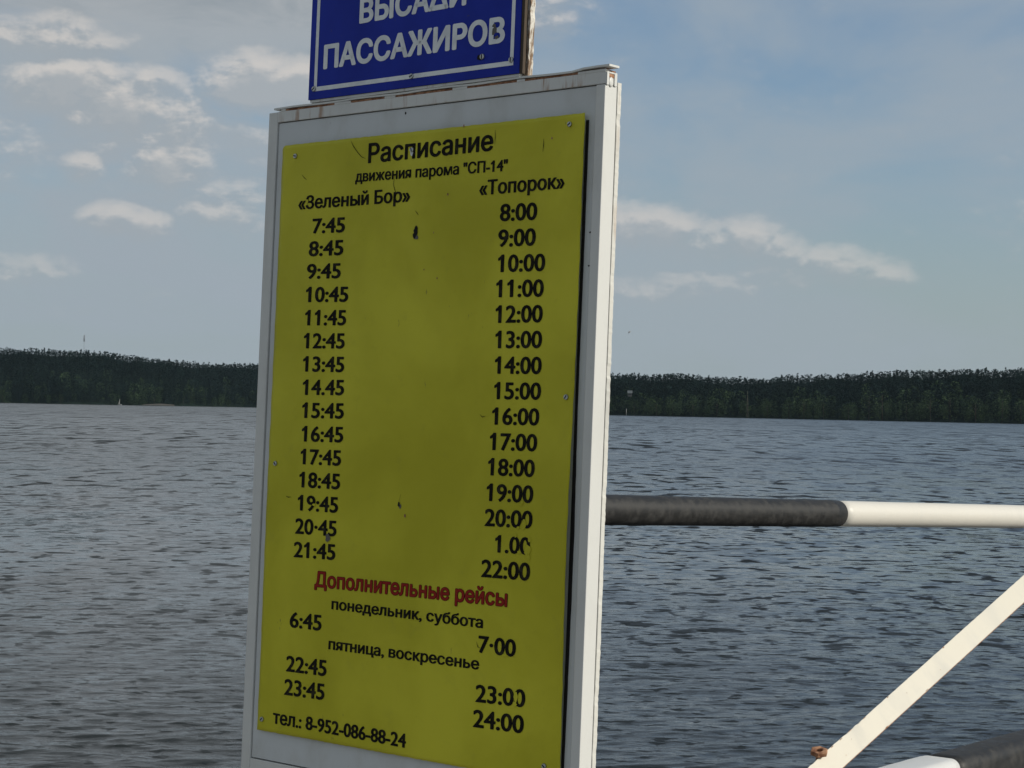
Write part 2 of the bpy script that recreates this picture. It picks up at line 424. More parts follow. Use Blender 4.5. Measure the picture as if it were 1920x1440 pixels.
def make_hill(key):
    bk = BANKS[key]; pxs = np.arange(bk['px'][0], bk['px'][-1] + 1, 14.)
    D = np.interp(pxs, bk['px'], bk['D']); T = np.interp(pxs, bk['px'], bk['top']) + 2.2
    verts = []; faces = []; nd = len(DEPTH)
    for i, px in enumerate(pxs):
        wob = 2.5 * math.sin(px * .031) + 1.6 * math.sin(px * .083 + 1)
        for off in DEPTH:
            # the wooded back slope climbs almost to the tree tops of the front crest
            yy = D[i] + off + (wob if off < 100 else 0); k = azp(px)
            z = bank_height(T[i], 16, off) + (random.uniform(-.5, .5) if off > 10 else 0)
            if off >= 150: z = T[i] - 4.3 + 1.1 * math.sin(px * .05 + off) + random.uniform(-.6, .6)
            verts.append((k * yy, yy, z))
    for i in range(len(pxs) - 1):
        for j in range(nd - 1):
            a = i * nd + j; faces.append((a, a + nd, a + nd + 1, a + 1))
    me = bpy.data.meshes.new('hills'); me.from_pydata(verts, [], faces); me.update()
    o = mesh_obj('hills', me, M_HILL, smooth=True)
    tag(o, 'low wooded hill on the %s side of the far shore' % key, kind='structure')


make_hill('left'); make_hill('right')


def crown_tris(kind, rng, n):
    """unit tree (height 1): leaf clumps as spiky triangles through the crown volume"""
    T = []
    for i in range(n):
        if kind == 'pine':
            z = rng.uniform(.10, .98); r = .19 * math.sqrt(max(0, 1 - ((z - .60) / .40) ** 2)) + .01
        elif kind == 'spruce':
            z = rng.uniform(.02, 1.); r = .17 * (1.02 - z) ** .9
        else:
            z = rng.uniform(.05, 1.); r = .30 * math.sqrt(max(0, 1 - ((z - .52) / .50) ** 2)) + .02
        a = rng.uniform(0, 2 * math.pi); q_ = r * math.sqrt(rng.uniform(.25, 1))
        c = np.array([q_ * math.cos(a), q_ * math.sin(a), z])
        s = {'pine': .050, 'spruce': .046, 'broad': .062}[kind]
        d = rng.normal(0, 1, (3, 3)) * [1, 1, .62]; d /= np.linalg.norm(d, axis=1)[:, None]
        T.append(c + d * s * rng.uniform(.6, 1.3, (3, 1)))
    T = np.array(T)
    # trunk as two crossed slivers
    tw = .012
    T2 = np.array([[[-tw, 0, 0], [tw, 0, 0], [0, 0, .8]], [[0, -tw, 0], [0, tw, 0], [0, 0, .8]]])
    return np.concatenate([T, T2])


def tint_for(kind, rng):
    v = rng.uniform(.75, 1.25)
    if kind == 'broad': c = np.array([.046, .074, .038])
    elif kind == 'pine': c = np.array([.013, .024, .023])
    else: c = np.array([.011, .021, .021])
    return c * v


VAR = {k: [crown_tris(k, RNG, n) for _ in range(7)] for k, n in (('pine', 190), ('spruce', 150), ('broad', 200))}


def forest(key, label):
    bk = BANKS[key]; allT = []; cols = []
    offs = [2, 6, 11, 18, 27, 37, 48, 60, 72, 83, 92, 101, 111, 123, 140, 162]
    for off in offs:
        x = bk['px'][0] * azp(1) * 0 + azp(bk['px'][0]); x1 = azp(bk['px'][-1])
        while x < x1:
            px = 960 + x * 3800; D = np.interp(px, bk['px'], bk['D']); top = np.interp(px, bk['px'], bk['top']) + 1.2
            o_ = off + RNG.uniform(-3, 3); yy = D + max(o_, 1.)
            u = RNG.uniform()
            if off < 20: kind = 'broad' if u < (.55 if key == 'right' else .30) else ('pine' if u < .8 else 'spruce')
            elif off < 50: kind = 'broad' if u < .18 else ('pine' if u < .7 else 'spruce')
            else: kind = 'pine' if u < .62 else 'spruce'
            ht = {'pine': RNG.normal(15.2, 1.1), 'spruce': RNG.normal(15.0, 1.6), 'broad': RNG.normal(9.5, 2.2)}[kind]
            ht = float(np.clip(ht, 4, 18.6))
            if off < 8: ht *= .72
            if off > 78: ht = 15.3 + .9 * math.sin(px * .021 + off) + RNG.normal(0, .55)
            g0 = bank_height(top, 16, o_)
            Tt = VAR[kind][RNG.integers(7)]
            a = RNG.uniform(0, 6.28); ca, sa = math.cos(a), math.sin(a)
            wd = ht * RNG.uniform(.85, 1.25)
            P = np.empty_like(Tt)
            P[..., 0] = (Tt[..., 0] * ca - Tt[..., 1] * sa) * wd + x * yy
            P[..., 1] = (Tt[..., 0] * sa + Tt[..., 1] * ca) * wd + yy
            P[..., 2] = Tt[..., 2] * ht + g0 - .2
            allT.append(P); cols.append((tint_for(kind, RNG), len(P)))
            x += RNG.uniform(3.2, 5.6) / D
    T = np.concatenate(allT); nt = len(T)
    me = bpy.data.meshes.new('forest')
    me.vertices.add(nt * 3); me.vertices.foreach_set('co', T.reshape(-1))
    me.loops.add(nt * 3); me.loops.foreach_set('vertex_index', np.arange(nt * 3, dtype=np.int32))
    me.polygons.add(nt); me.polygons.foreach_set('loop_start', np.arange(0, nt * 3, 3, dtype=np.int32))
    me.update(calc_edges=True)
    at = me.color_attributes.new('tint', 'FLOAT_COLOR', 'POINT')
    cc = np.concatenate([np.repeat(c[None], k * 3, 0) for c, k in cols]); cc *= RNG.uniform(.88, 1.14, (nt, 1)).repeat(3, 0)
    at.data.foreach_set('color', np.concatenate([cc, np.ones((nt * 3, 1))], 1).astype(np.float32).ravel())
    o = mesh_obj('forest', me, M_LEAF)
    tag(o, label, 'forest', kind='stuff')


forest('left', 'dark pine forest on the far shore left of the timetable board')
forest('right', 'dark mixed forest on the far shore right of the timetable board')


def leaf_tree(name, x, y, z, ht, kind, tint, label, group=None, n=260, wide=1., bark=None):
    t_ = empty(name, (x, y, z)); tag(t_, label, 'tree', group)
    T = crown_tris(kind, RNG, n)[:-2]; T = T * 1.0
    c = T.mean(1, keepdims=True); T = c + (T - c) * .62
    T[..., :2] *= ht * wide; T[..., 2] *= ht
    me = bpy.data.meshes.new('crown'); V = T.reshape(-1, 3)
    me.from_pydata(V.tolist(), [], np.arange(len(V)).reshape(-1, 3).tolist()); me.update()
    at = me.color_attributes.new('tint', 'FLOAT_COLOR', 'POINT')
    cc = np.repeat(np.array(tint)[None] * RNG.uniform(.7, 1.3, (len(T), 1)), 3, 0)
    at.data.foreach_set('color', np.concatenate([cc, np.ones((len(cc), 1))], 1).astype(np.float32).ravel())
    mesh_obj('crown', me, M_LEAF, t_)
    bm = bmesh.new(); tube(bm, (0, 0, -.3), (0, 0, ht * .82), ht * .016, ht * .005, 8)
    for k in range(5):
        a = RNG.uniform(0, 6.28); z0 = ht * RNG.uniform(.3, .65); l = ht * .15 * wide
        tube(bm, (0, 0, z0), (l * math.cos(a), l * math.sin(a), z0 + l * .9), ht * .006, ht * .002, 6)
    from_bm('trunk', bm, bark or M_BARK, t_)
    return t_


# paler broadleaf trees one can pick out at the foot of the right bank
ORD = 'first second third fourth fifth sixth seventh eighth ninth tenth eleventh twelfth thirteenth fourteenth fifteenth sixteenth seventeenth eighteenth'.split()
for i, (px, dd, ht, wd) in enumerate([(1190, 2, 8, 1.2), (1232, 4, 9, 1.3), (1262, 3, 8, 1.3), (1300, 5, 9.5, 1.1), (1345, 3, 10, 1.1), (1440, 4, 9.5, 1.1), (1480, 3, 10, 1.0), (1508, 6, 12, 1.0),
                                      (1545, 3, 11, 1.1), (1592, 2, 8.5, 1.2), (1630, 7, 16, 1.0), (1655, 5, 17, .9), (1700, 3, 11, 1.1), (1745, 6, 15, 1.0), (1782, 3, 15.5, 1.1), (1830, 4, 13, 1.1), (1880, 5, 14, 1.0), (1915, 2, 12, 1.1)]):
    D = float(np.interp(px, BANKS['right']['px'], BANKS['right']['D'])) - 1.5 + dd * .3
    leaf_tree('broadleaf_tree', azp(px) * D, D, .2, ht, 'broad', (.060, .092, .044), 'round green tree on the right shoreline, %s to the right of the board' % ORD[i],
              'paler broadleaf trees along the right bank', n=170, wide=wd)
for px, ht, wh in ((5, 7, 'leftmost, at the left picture edge'), (115, 6.5, 'between the picture edge and the sailboat'), (290, 7.5, 'just right of the sand strip'), (345, 6, 'nearest to the timetable board')):
    D = float(np.interp(px, BANKS['left']['px'], BANKS['left']['D'])) - 1.0
    leaf_tree('broadleaf_tree', azp(px) * D, D, .2, ht, 'broad', (.038, .060, .034), 'small round green shoreline tree, ' + wh,
              'small green trees along the left bank', n=120, wide=1.1)
leaf_tree('slender_tree', azp(1402) * 1164, 1164, .4, 15.0, 'spruce', (.15, .16, .12), 'tall slender pale grey green tree, the palest one on the right bank', n=420, wide=.36, bark=M_BARK)

# thin tree or pole at the foot of the right bank
bm = bmesh.new(); tube(bm, (0, 0, 0), (0, 0, 3.4), .16, .11, 8); tube(bm, (0, 0, 3.4), (0, 0, 3.8), .24, .16, 8)
o = from_bm('shore_marker', bm, M_CANVAS); o.location = (68.9, 1216, .2)
tag(o, 'short white post at the water edge just right of the timetable board', 'post')

# a cottage showing through the trees
def cottage(x, y, z, wx, label):
    h_ = empty('cottage', (x, y, z)); tag(h_, label, 'house')
    boxo('wall', M_WALLP, h_, -wx, wx, -2, 2, 0, 1.9)
    bm = bmesh.new()
    vs = [bm.verts.new(p) for p in [(-wx - .4, -2.5, 1.9), (wx + .4, -2.5, 1.9), (wx + .4, 2.5, 1.9), (-wx - .4, 2.5, 1.9), (-wx - .4, 0, 3.6), (wx + .4, 0, 3.6)]]
    for f in ((0, 1, 5, 4), (2, 3, 4, 5), (0, 4, 3), (1, 2, 5), (3, 2, 1, 0)): bm.faces.new([vs[i] for i in f])
    from_bm('roof', bm, M_ROOFP, h_)
    for sx in (-.5, .5): boxo('window', M_GLASSD, h_, sx * wx - .4, sx * wx + .4, -2.06, -2.003, .7, 1.5)


cottage(71.6, 1230, 11.6, 1.1, 'pale cottage roof among trees right beside the timetable board')

# beach with a beached strip of sand, left bank
bm = bmesh.new()
pts = [(-276, 0, .1), (-264, -2.5, .12), (-251, 0, .1), (-252, 2, .9), (-262, 3, 1.5), (-274, 2, .8)]
cv = bm.verts.new((-262, 1.5, 1.2)); vs = [bm.verts.new(p) for p in pts]
for i in range(len(vs)): bm.faces.new((vs[i], vs[(i + 1) % len(vs)], cv))
o = from_bm('sand', bm, M_SAND); o.location = (0, 1511, .1); tag(o, 'small strip of sand at the foot of the left bank', kind='structure')

# sailing boat
s = empty('sailboat', (-278.5, 1440, 0), (0, 0, R(20))); s.scale = (.5, .5, .72); tag(s, 'tiny sailboat with a narrow white sail before the left bank', 'sailboat')
bm = bmesh.new(); secs = [(-2.6, .75, .62), (-1, 1., .65), (1, .95, .7), (2.4, .4, .8), (3.1, .04, .9)]
prev = None
for x, hw, hz in secs:
    cur = [bm.verts.new(p) for p in ((x, -hw, hz), (x, -hw * .6, -.05), (x, 0, -.2), (x, hw * .6, -.05), (x, hw, hz))]
    if prev:
        for k in range(4): bm.faces.new((prev[k], cur[k], cur[k + 1], prev[k + 1]))
        bm.faces.new((prev[4], cur[4], cur[0], prev[0]))
    else: bm.faces.new(cur)
    prev = cur
from_bm('hull', bm, M_HULL, s)
bm = bmesh.new(); tube(bm, (.5, 0, .5), (.5, 0, 6.9), .05, .03, 6); from_bm('mast', bm, M_STEELF, s)
bm = bmesh.new(); vs = []
for k in range(7):
    z = 1.1 + k * .9; f = (1 - k / 6.3); vs.append((bm.verts.new((.45, .02, z)), bm.verts.new((.45 - 1.1 * f, .22 * f, z)), bm.verts.new((.45 - 2.1 * f, .1 * f, z))))
for a, c_ in zip(vs, vs[1:]):
    bm.faces.new((a[0], a[1], c_[1], c_[0])); bm.faces.new((a[1], a[2], c_[2], c_[1]))
bmesh.ops.solidify(bm, geom=bm.faces[:], thickness=.02)
from_bm('sail', bm, M_CANVAS, s)

# radio mast far behind the left wood
t_ = empty('radio_mast', (-550, 2600, 0)); tag(t_, 'thin radio mast rising above the left wood', 'mast')
bm = bmesh.new()
for sx, sy in ((1, 1), (-1, 1), (0, -1.2)):
    tube(bm, (sx * .9, sy * .9, 0), (sx * .3, sy * .3, 79), .05, .035, 4)
for k in range(26):
    z = k * 3; r_ = .9 - .6 * z / 79
    tube(bm, (r_, r_, z), (-r_, r_, z + 3), .03, seg=4); tube(bm, (-r_, r_, z), (0, -1.2 * r_, z + 3), .03, seg=4); tube(bm, (0, -1.2 * r_, z), (r_, r_, z + 3), .03, seg=4)
from_bm('lattice', bm, M_STEELF, t_)
bm = bmesh.new()
for k in range(3):
    a = k * 2.094; tube(bm, (.75 * math.cos(a), .75 * math.sin(a), 78.5), (.7 * math.cos(a), .7 * math.sin(a), 86.5), .34, .26, 8)
tube(bm, (0, 0, 78), (0, 0, 88.5), .16, .08, 6)
from_bm('antenna', bm, M_STEELF, t_)

# gull
s = empty('bird', (5.17, 90, 6.29), (0, R(-35), 0)); s.scale = (.7, .7, .7); tag(s, 'tiny bird in flight just right of the timetable board', 'bird')
bm = bmesh.new()
for k, (x, r0) in enumerate([(-.10, .008), (-.04, .028), (.04, .03), (.09, .018), (.13, .004)]):
    if k: tube(bm, (px_, 0, 0), (x, 0, 0), pr_, r0, 8, caps=False)
    px_, pr_ = x, r0
for sgn in (-1, 1):
    a = bm.verts.new((.05, 0, .01)); b_ = bm.verts.new((-.04, 0, .01)); c_ = bm.verts.new((.03, sgn * .16, .07)); d_ = bm.verts.new((-.03, sgn * .16, .06)); e_ = bm.verts.new((-.06, sgn * .36, .02))
    bm.faces.new((a, b_, d_, c_)); bm.faces.new((c_, d_, e_))
o = from_bm('body', bm, M_BIRD, s)

# ------------------------------------------------------------------ pier deck
bm = bmesh.new()
outline = [(-3.2, -4), (4.9, -4), (5.6, 9.9), (2.95, 9.9), (1.95, 6.3), (-3.2, 6.3)]
lo = [bm.verts.new((x, y, -1.5)) for x, y in outline]; hi = [bm.verts.new((x, y, 1.2)) for x, y in outline]
bm.faces.new(hi); bm.faces.new(lo[::-1])
for i in range(6): bm.faces.new((lo[i], lo[(i + 1) % 6], hi[(i + 1) % 6], hi[i]))
o = from_bm('pier_deck', bm, M_DECK); tag(o, 'concrete pier deck under the camera and board', kind='structure')

# ------------------------------------------------------------------ timetable board
SIGN_LOC = (-0.505115, 4.150404, 2.134118); SIGN_ROT = (-0.0295508, 0.00093649, -0.7335684)
sign = empty('timetable_board', SIGN_LOC, SIGN_ROT)
tag(sign, 'yellow ferry timetable board in a white steel frame', 'notice board')
Wf0, Wf1 = -.0495, .8556
boxo('backing_board', M_BOARD, sign, -.0205, .8325, .004, .010, -.058, 1.2480)
boxo('side_stile', M_FRAME, sign, Wf0, -.0228, 0, .034, -.088, 1.2715, bevel=.0015)
boxo('side_stile', M_FRAME, sign, .8345, Wf1, 0, .034, -.088, 1.2490, bevel=.0015)
boxo('bottom_rail', M_FRAME, sign, -.0226, .8343, .0006, .033, -.088, -.0605, bevel=.001)
boxo('top_rail', M_RAIL, sign, -.0226, .8562, .0006, .031, 1.2500, 1.2722, bevel=.001)
boxo('gap_backing', M_DARK, sign, -.0226, .8343, .0118, .0125, -.0604, 1.2498)
# back sheet, its edge ragged, standing a little away from the frame
bm = bmesh.new(); N = 240
loop = []
for i in range(N + 1):
    z = -.088 + (1.257 + .088) * i / N
    j = .0003 * math.sin(i * .13 + 2 * math.sin(i * .05)) + .0005 * (random.random() - .5)
    for zc, wd_, dp in ((1.19, .006, .0022), (1.05, .004, .0012), (.905, .009, .0016), (.738, .012, .0026), (.712, .006, .0018), (.52, .005, .0012), (.33, .007, .0014), (.155, .010, .0018), (.06, .004, .0010)):
        if abs(z - zc) < wd_: j -= dp * .6 * (.6 + .4 * random.random())
    loop.append((.8562 + j, z))
pr = None
for x, z in loop:
    cur = [bm.verts.new(p) for p in ((Wf0, .0352, z), (x - .0006, .0352, z), (x, .0358, z), (x, .0455 + random.uniform(-.0006, .0006), z), (Wf0, .0465, z))]
    if pr:
        for k in range(4): bm.faces.new((pr[k], pr[k + 1], cur[k + 1], cur[k]))
    else: bm.faces.new(cur[::-1])
    pr = cur
bm.faces.new(pr)
from_bm('back_sheet', bm, M_BACK, sign)
boxo('filler_strip', M_DARK, sign, Wf0 + .01, Wf1 - .0012, .0341, .0351, -.085, 1.248)
# open tube end at the top right corner
bm = bmesh.new()
for sgn in (-1, 1):
    pass
box(bm, .8563, .8585, .0012, .0075, 1.2480, 1.2722, bevel=.0008); box(bm, .8563, .8585, .0225, .0300, 1.2480, 1.2722, bevel=.0008)
box(bm, .8563, .8585, .0076, .0224, 1.2690, 1.2722, bevel=.0008)
from_bm('rail_end', bm, M_FRAME, sign)
boxo('rail_end_rust', M_RUST, sign, .8563, .8572, .0077, .0223, 1.2625, 1.2688)
bm = bmesh.new(); bmesh.ops.create_icosphere(bm, subdivisions=2, radius=1)
for v in bm.verts:
    v.co = Vector((.8568 + v.co.x * .0018, .0145 + v.co.y * .0068, 1.2545 + v.co.z * .0095 + random.uniform(-.0004, .0004)))
from_bm('weld_blob', bm, M_FRAME, sign, smooth=True)
# cap plate: bent slightly, welded on with beads, rust in the slit below it
bm = bmesh.new(); prev = None
for i in range(31):
    x = -.0335 + .9 * i / 30
    zz = 1.2770 + .0009 * math.sin(i * .9) + (.0020 if i > 27 else 0) + (-.0006 if i < 3 else 0)
    y0 = -.0035 if i > 27 else -.0010 + .0006 * math.sin(i * 2.1)
    cur = [bm.verts.new(p) for p in ((x, y0, zz), (x, y0, zz + .0036), (x, .0245, zz + .0040), (x, .0245, zz))]
    if prev:
        for k in range(4): bm.faces.new((prev[k], prev[(k + 1) % 4], cur[(k + 1) % 4], cur[k]))
    else: bm.faces.new(cur)
    prev = cur
bm.faces.new(prev[::-1])
bmesh.ops.recalc_face_normals(bm, faces=bm.faces[:])
from_bm('cap_plate', bm, M_FRAME, sign)
boxo('rust_seam', M_RUST, sign, -.014, .8540, .0016, .030, 1.2723, 1.2762)
for x0, x1 in ((-.013, .001), (.148, .196), (.292, .322), (.477, .515), (.642, .662), (.790, .8545)):
    boxo('weld_bead', M_RAIL, sign, x0, x1, .0001, .012, 1.2715, 1.2768, bevel=.001)
# legs
for x in (.05, .75):
    bm = bmesh.new(); box(bm, x - .03, x + .03, .004, .054, -.96, -.0885, bevel=.003); from_bm('leg', bm, M_FRAME, sign)


def warp(x, z):
    """the thin yellow sheet is not quite flat: a soft crease and a lifted right edge"""
    d = .0012 * math.sin(3.1 * x + 1.3 * z + .4) + .0008 * math.sin(7.3 * z - 4 * x)
    cx_ = (x - .25) * .70 + (z - 1.0) * .71
    d += .0058 * math.exp(-((x - .37 + (z - .90) * .85) / .05) ** 2) * math.exp(-((z - .90) / .15) ** 2) + .0016 * math.sin(9 * x - 5 * z) * math.exp(-((z - .45) / .3) ** 2)
    e = max(0., (x - .70) / .1165)
    d -= .0055 * e * e * (math.exp(-((z - .42) / .30) ** 2) + .25)
    return -.0028 + d - .0010


panel = None
NX, NZ = 96, 140
vv = []; ff = []
for j in range(NZ + 1):
    for i in range(NX + 1):
        x = .8164 * i / NX; z = 1.2 * j / NZ
        if i in (0, NX): x += .0009 * math.sin(j * .7) * random.random()
        if j in (0, NZ): z += (-.0011 if j else .0011) * random.random()
        if i == 0 and j == NZ: x += .003; z -= .003
        vv.append((x, warp(x, z), z))
nv = len(vv)
vv += [(x, y + .0009, z) for x, y, z in vv]
S_ = NX + 1
for j in range(NZ):
    for i in range(NX):
        a = j * S_ + i; ff.append((a, a + 1, a + 1 + S_, a + S_)); a += nv; ff.append((a, a + S_, a + 1 + S_, a + 1))
def edge(lst):
    for a, c_ in zip(lst, lst[1:]): ff.append((a, a + nv, c_ + nv, c_))
edge([i for i in range(S_)]); edge([NX + j * S_ for j in range(NZ + 1)])
edge([NZ * S_ + i for i in range(S_)][::-1]); edge([j * S_ for j in range(NZ + 1)][::-1])
me = bpy.data.meshes.new('timetable_panel'); me.from_pydata(vv, [], ff); me.update()
panel = mesh_obj('timetable_panel', me, M_YEL, sign, smooth=False)
for k, p in enumerate(me.polygons):
    p.use_smooth = k < NX * NZ * 2
panel['label'] = 'yellow printed panel'
# uneven black strip drawn as the shadow gap beside the lifted right edge
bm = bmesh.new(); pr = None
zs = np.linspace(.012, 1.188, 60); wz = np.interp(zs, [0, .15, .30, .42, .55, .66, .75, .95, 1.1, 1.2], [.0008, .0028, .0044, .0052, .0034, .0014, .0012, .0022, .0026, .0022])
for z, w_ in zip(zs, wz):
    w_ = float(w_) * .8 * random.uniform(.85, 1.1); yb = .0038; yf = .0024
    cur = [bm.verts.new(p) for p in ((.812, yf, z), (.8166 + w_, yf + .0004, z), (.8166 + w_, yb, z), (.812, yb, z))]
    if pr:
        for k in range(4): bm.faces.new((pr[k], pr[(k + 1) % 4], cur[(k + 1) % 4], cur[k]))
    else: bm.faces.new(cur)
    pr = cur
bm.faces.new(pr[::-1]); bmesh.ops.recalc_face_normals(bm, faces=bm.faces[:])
from_bm('shadow_gap_strip', bm, M_HOLE, sign)


def quad_strip(outer, inner):
    return [[outer[i], outer[i + 1], inner[i + 1], inner[i]] for i in range(len(outer) - 1)]


def rect(x0, x1, y0, y1): return [(x0, y0), (x1, y0), (x1, y1), (x0, y1)]


def bowl(x, w, h, t):
    """half round bowl of a soft sign: outer and inner half ellipses joined by straight runs"""
    o_, i_ = [(x, h)], [(x, h - t)]
    for k in range(13):
        a_ = R(90 - 15 * k)
        o_.append((x + w - h / 2 * 1.0 + h / 2 * math.cos(a_), h / 2 + h / 2 * math.sin(a_)))
        i_.append((x + w - h / 2 * 1.0 + (h / 2 - t * 1.12) * math.cos(a_), h / 2 + (h / 2 - t) * math.sin(a_)))
    o_.append((x, 0)); i_.append((x, t))
    return quad_strip(o_, i_)


OWN = {
    'н': [rect(.08, .165, 0, .54), rect(.42, .505, 0, .54), rect(.165, .42, .235, .32)],
    'ь': [rect(.08, .165, 0, .54)] + bowl(.165, .335, .345, .08),
    'ы': [rect(.08, .165, 0, .54), rect(.575, .66, 0, .54)] + bowl(.165, .335, .345, .08),
    'Р': [rect(.09, .18, 0, .73)] + [[(a_, b_ + .29) for a_, b_ in p] for p in bowl(.18, .40, .44, .085)],
    'Δ': [[(.02, 0), (.31, .73), (.41, .73), (.12, 0)], [(.35, .73), (.45, .73), (.74, 0), (.64, 0)], rect(.06, .70, 0, .095)],
    'Ы': [rect(.09, .18, 0, .73), rect(.70, .79, 0, .73)] + bowl(.18, .42, .44, .085),
    '1': [[(.31, 0), (.31, .70), (.235, .70), (.21, .64), (.21, 0)], [(.235, .70), (.165, .615), (.08, .56), (.08, .475), (.155, .51), (.21, .555)]],
}
_glyph, _adv = {}, {'Δ': .77}


def raw_text(body):
    cu = bpy.data.curves.new('lettering', 'FONT'); cu.body = body; cu.resolution_u = 4
    ob = bpy.data.objects.new('lettering', cu); COL.objects.link(ob)
    bpy.context.view_layer.update()
    me = bpy.data.meshes.new_from_object(ob.evaluated_get(bpy.context.evaluated_depsgraph_get()))
    co = np.empty(len(me.vertices) * 3); me.vertices.foreach_get('co', co); co = co.reshape(-1, 3)
    fs = [tuple(p.vertices) for p in me.polygons]
    bpy.data.objects.remove(ob); bpy.data.curves.remove(cu); bpy.data.meshes.remove(me)
    return co, fs


def text_mesh(body):
    co_all, fs_all, x = [], [], 0.; n = 0
    for ch in body:
        if ch not in _glyph:
            _adv[ch] = _adv.get(ch) or raw_text(ch + 'П')[0][:, 0].max() - raw_text('П')[0][:, 0].max()
            if ch == ' ': _glyph[ch] = (np.zeros((0, 3)), [])
            elif ch in OWN:
                vs, fs = [], []
                for poly in OWN[ch]:
                    fs.append(tuple(range(len(vs), len(vs) + len(poly)))); vs += [(p[0], p[1], 0) for p in poly]
                # concave polygons: fan them through bmesh triangulation
                bm = bmesh.new(); bv = [bm.verts.new(v) for v in vs]
                for f in fs:
                    fc = bm.faces.new([bv[i] for i in f]); fc.normal_update()
                    if fc.normal.z < 0: fc.normal_flip()
                bmesh.ops.triangulate(bm, faces=bm.faces[:]); bm.verts.index_update()
                _glyph[ch] = (np.array([v.co[:] for v in bm.verts]), [tuple(v.index for v in f.verts) for f in bm.faces]); bm.free()
            else: _glyph[ch] = raw_text(ch)
        co, fs = _glyph[ch]
        co_all.append(co + np.array([x, 0, 0])); fs_all += [tuple(i + n for i in f) for f in fs]
        n += len(co); x += _adv[ch] + (.02 if ch == '1' else 0)
    return np.concatenate(co_all), fs_all


CAPH = .728


def lettering(body, xa, za, xb, zb, h, m, parent, yoff, ex=.022, ez=.012, gx=0., gz=0., surf=None):
    """letters cut from film: the strokes are fattened by (ex, ez), gx and gz spread an outline film beyond them"""
    co, fs = text_mesh(body)
    x0, x1 = co[:, 0].min() - ex, co[:, 0].max() + ex
    sx = (xb - xa) / (x1 - x0); sz = h / (CAPH + 2 * ez)
    V = []; F = []; n = 10
    for k in range(n + 1):
        a = 2 * math.pi * k / n
        ox, oz = ((ex + gx) * math.cos(a), (ez + gz) * math.sin(a)) if k < n else (0, 0)
        base = len(V)
        for X_, Y_, _ in co:
            u = (X_ + ox - x0) * sx; f = u / (xb - xa)
            xx = xa + u; zz = za + (zb - za) * f + (Y_ + oz + ez) * sz
            V.append((xx, (surf(xx, zz) if surf else 0) + yoff - 1.5e-5 * k, zz))
        F += [tuple(base + i for i in f) for f in fs]
    me = bpy.data.meshes.new('lettering'); me.from_pydata(V, [], F); me.update()
    if me.polygons[0].normal.y > 0: me.flip_normals()
    return mesh_obj('lettering', me, m, parent)


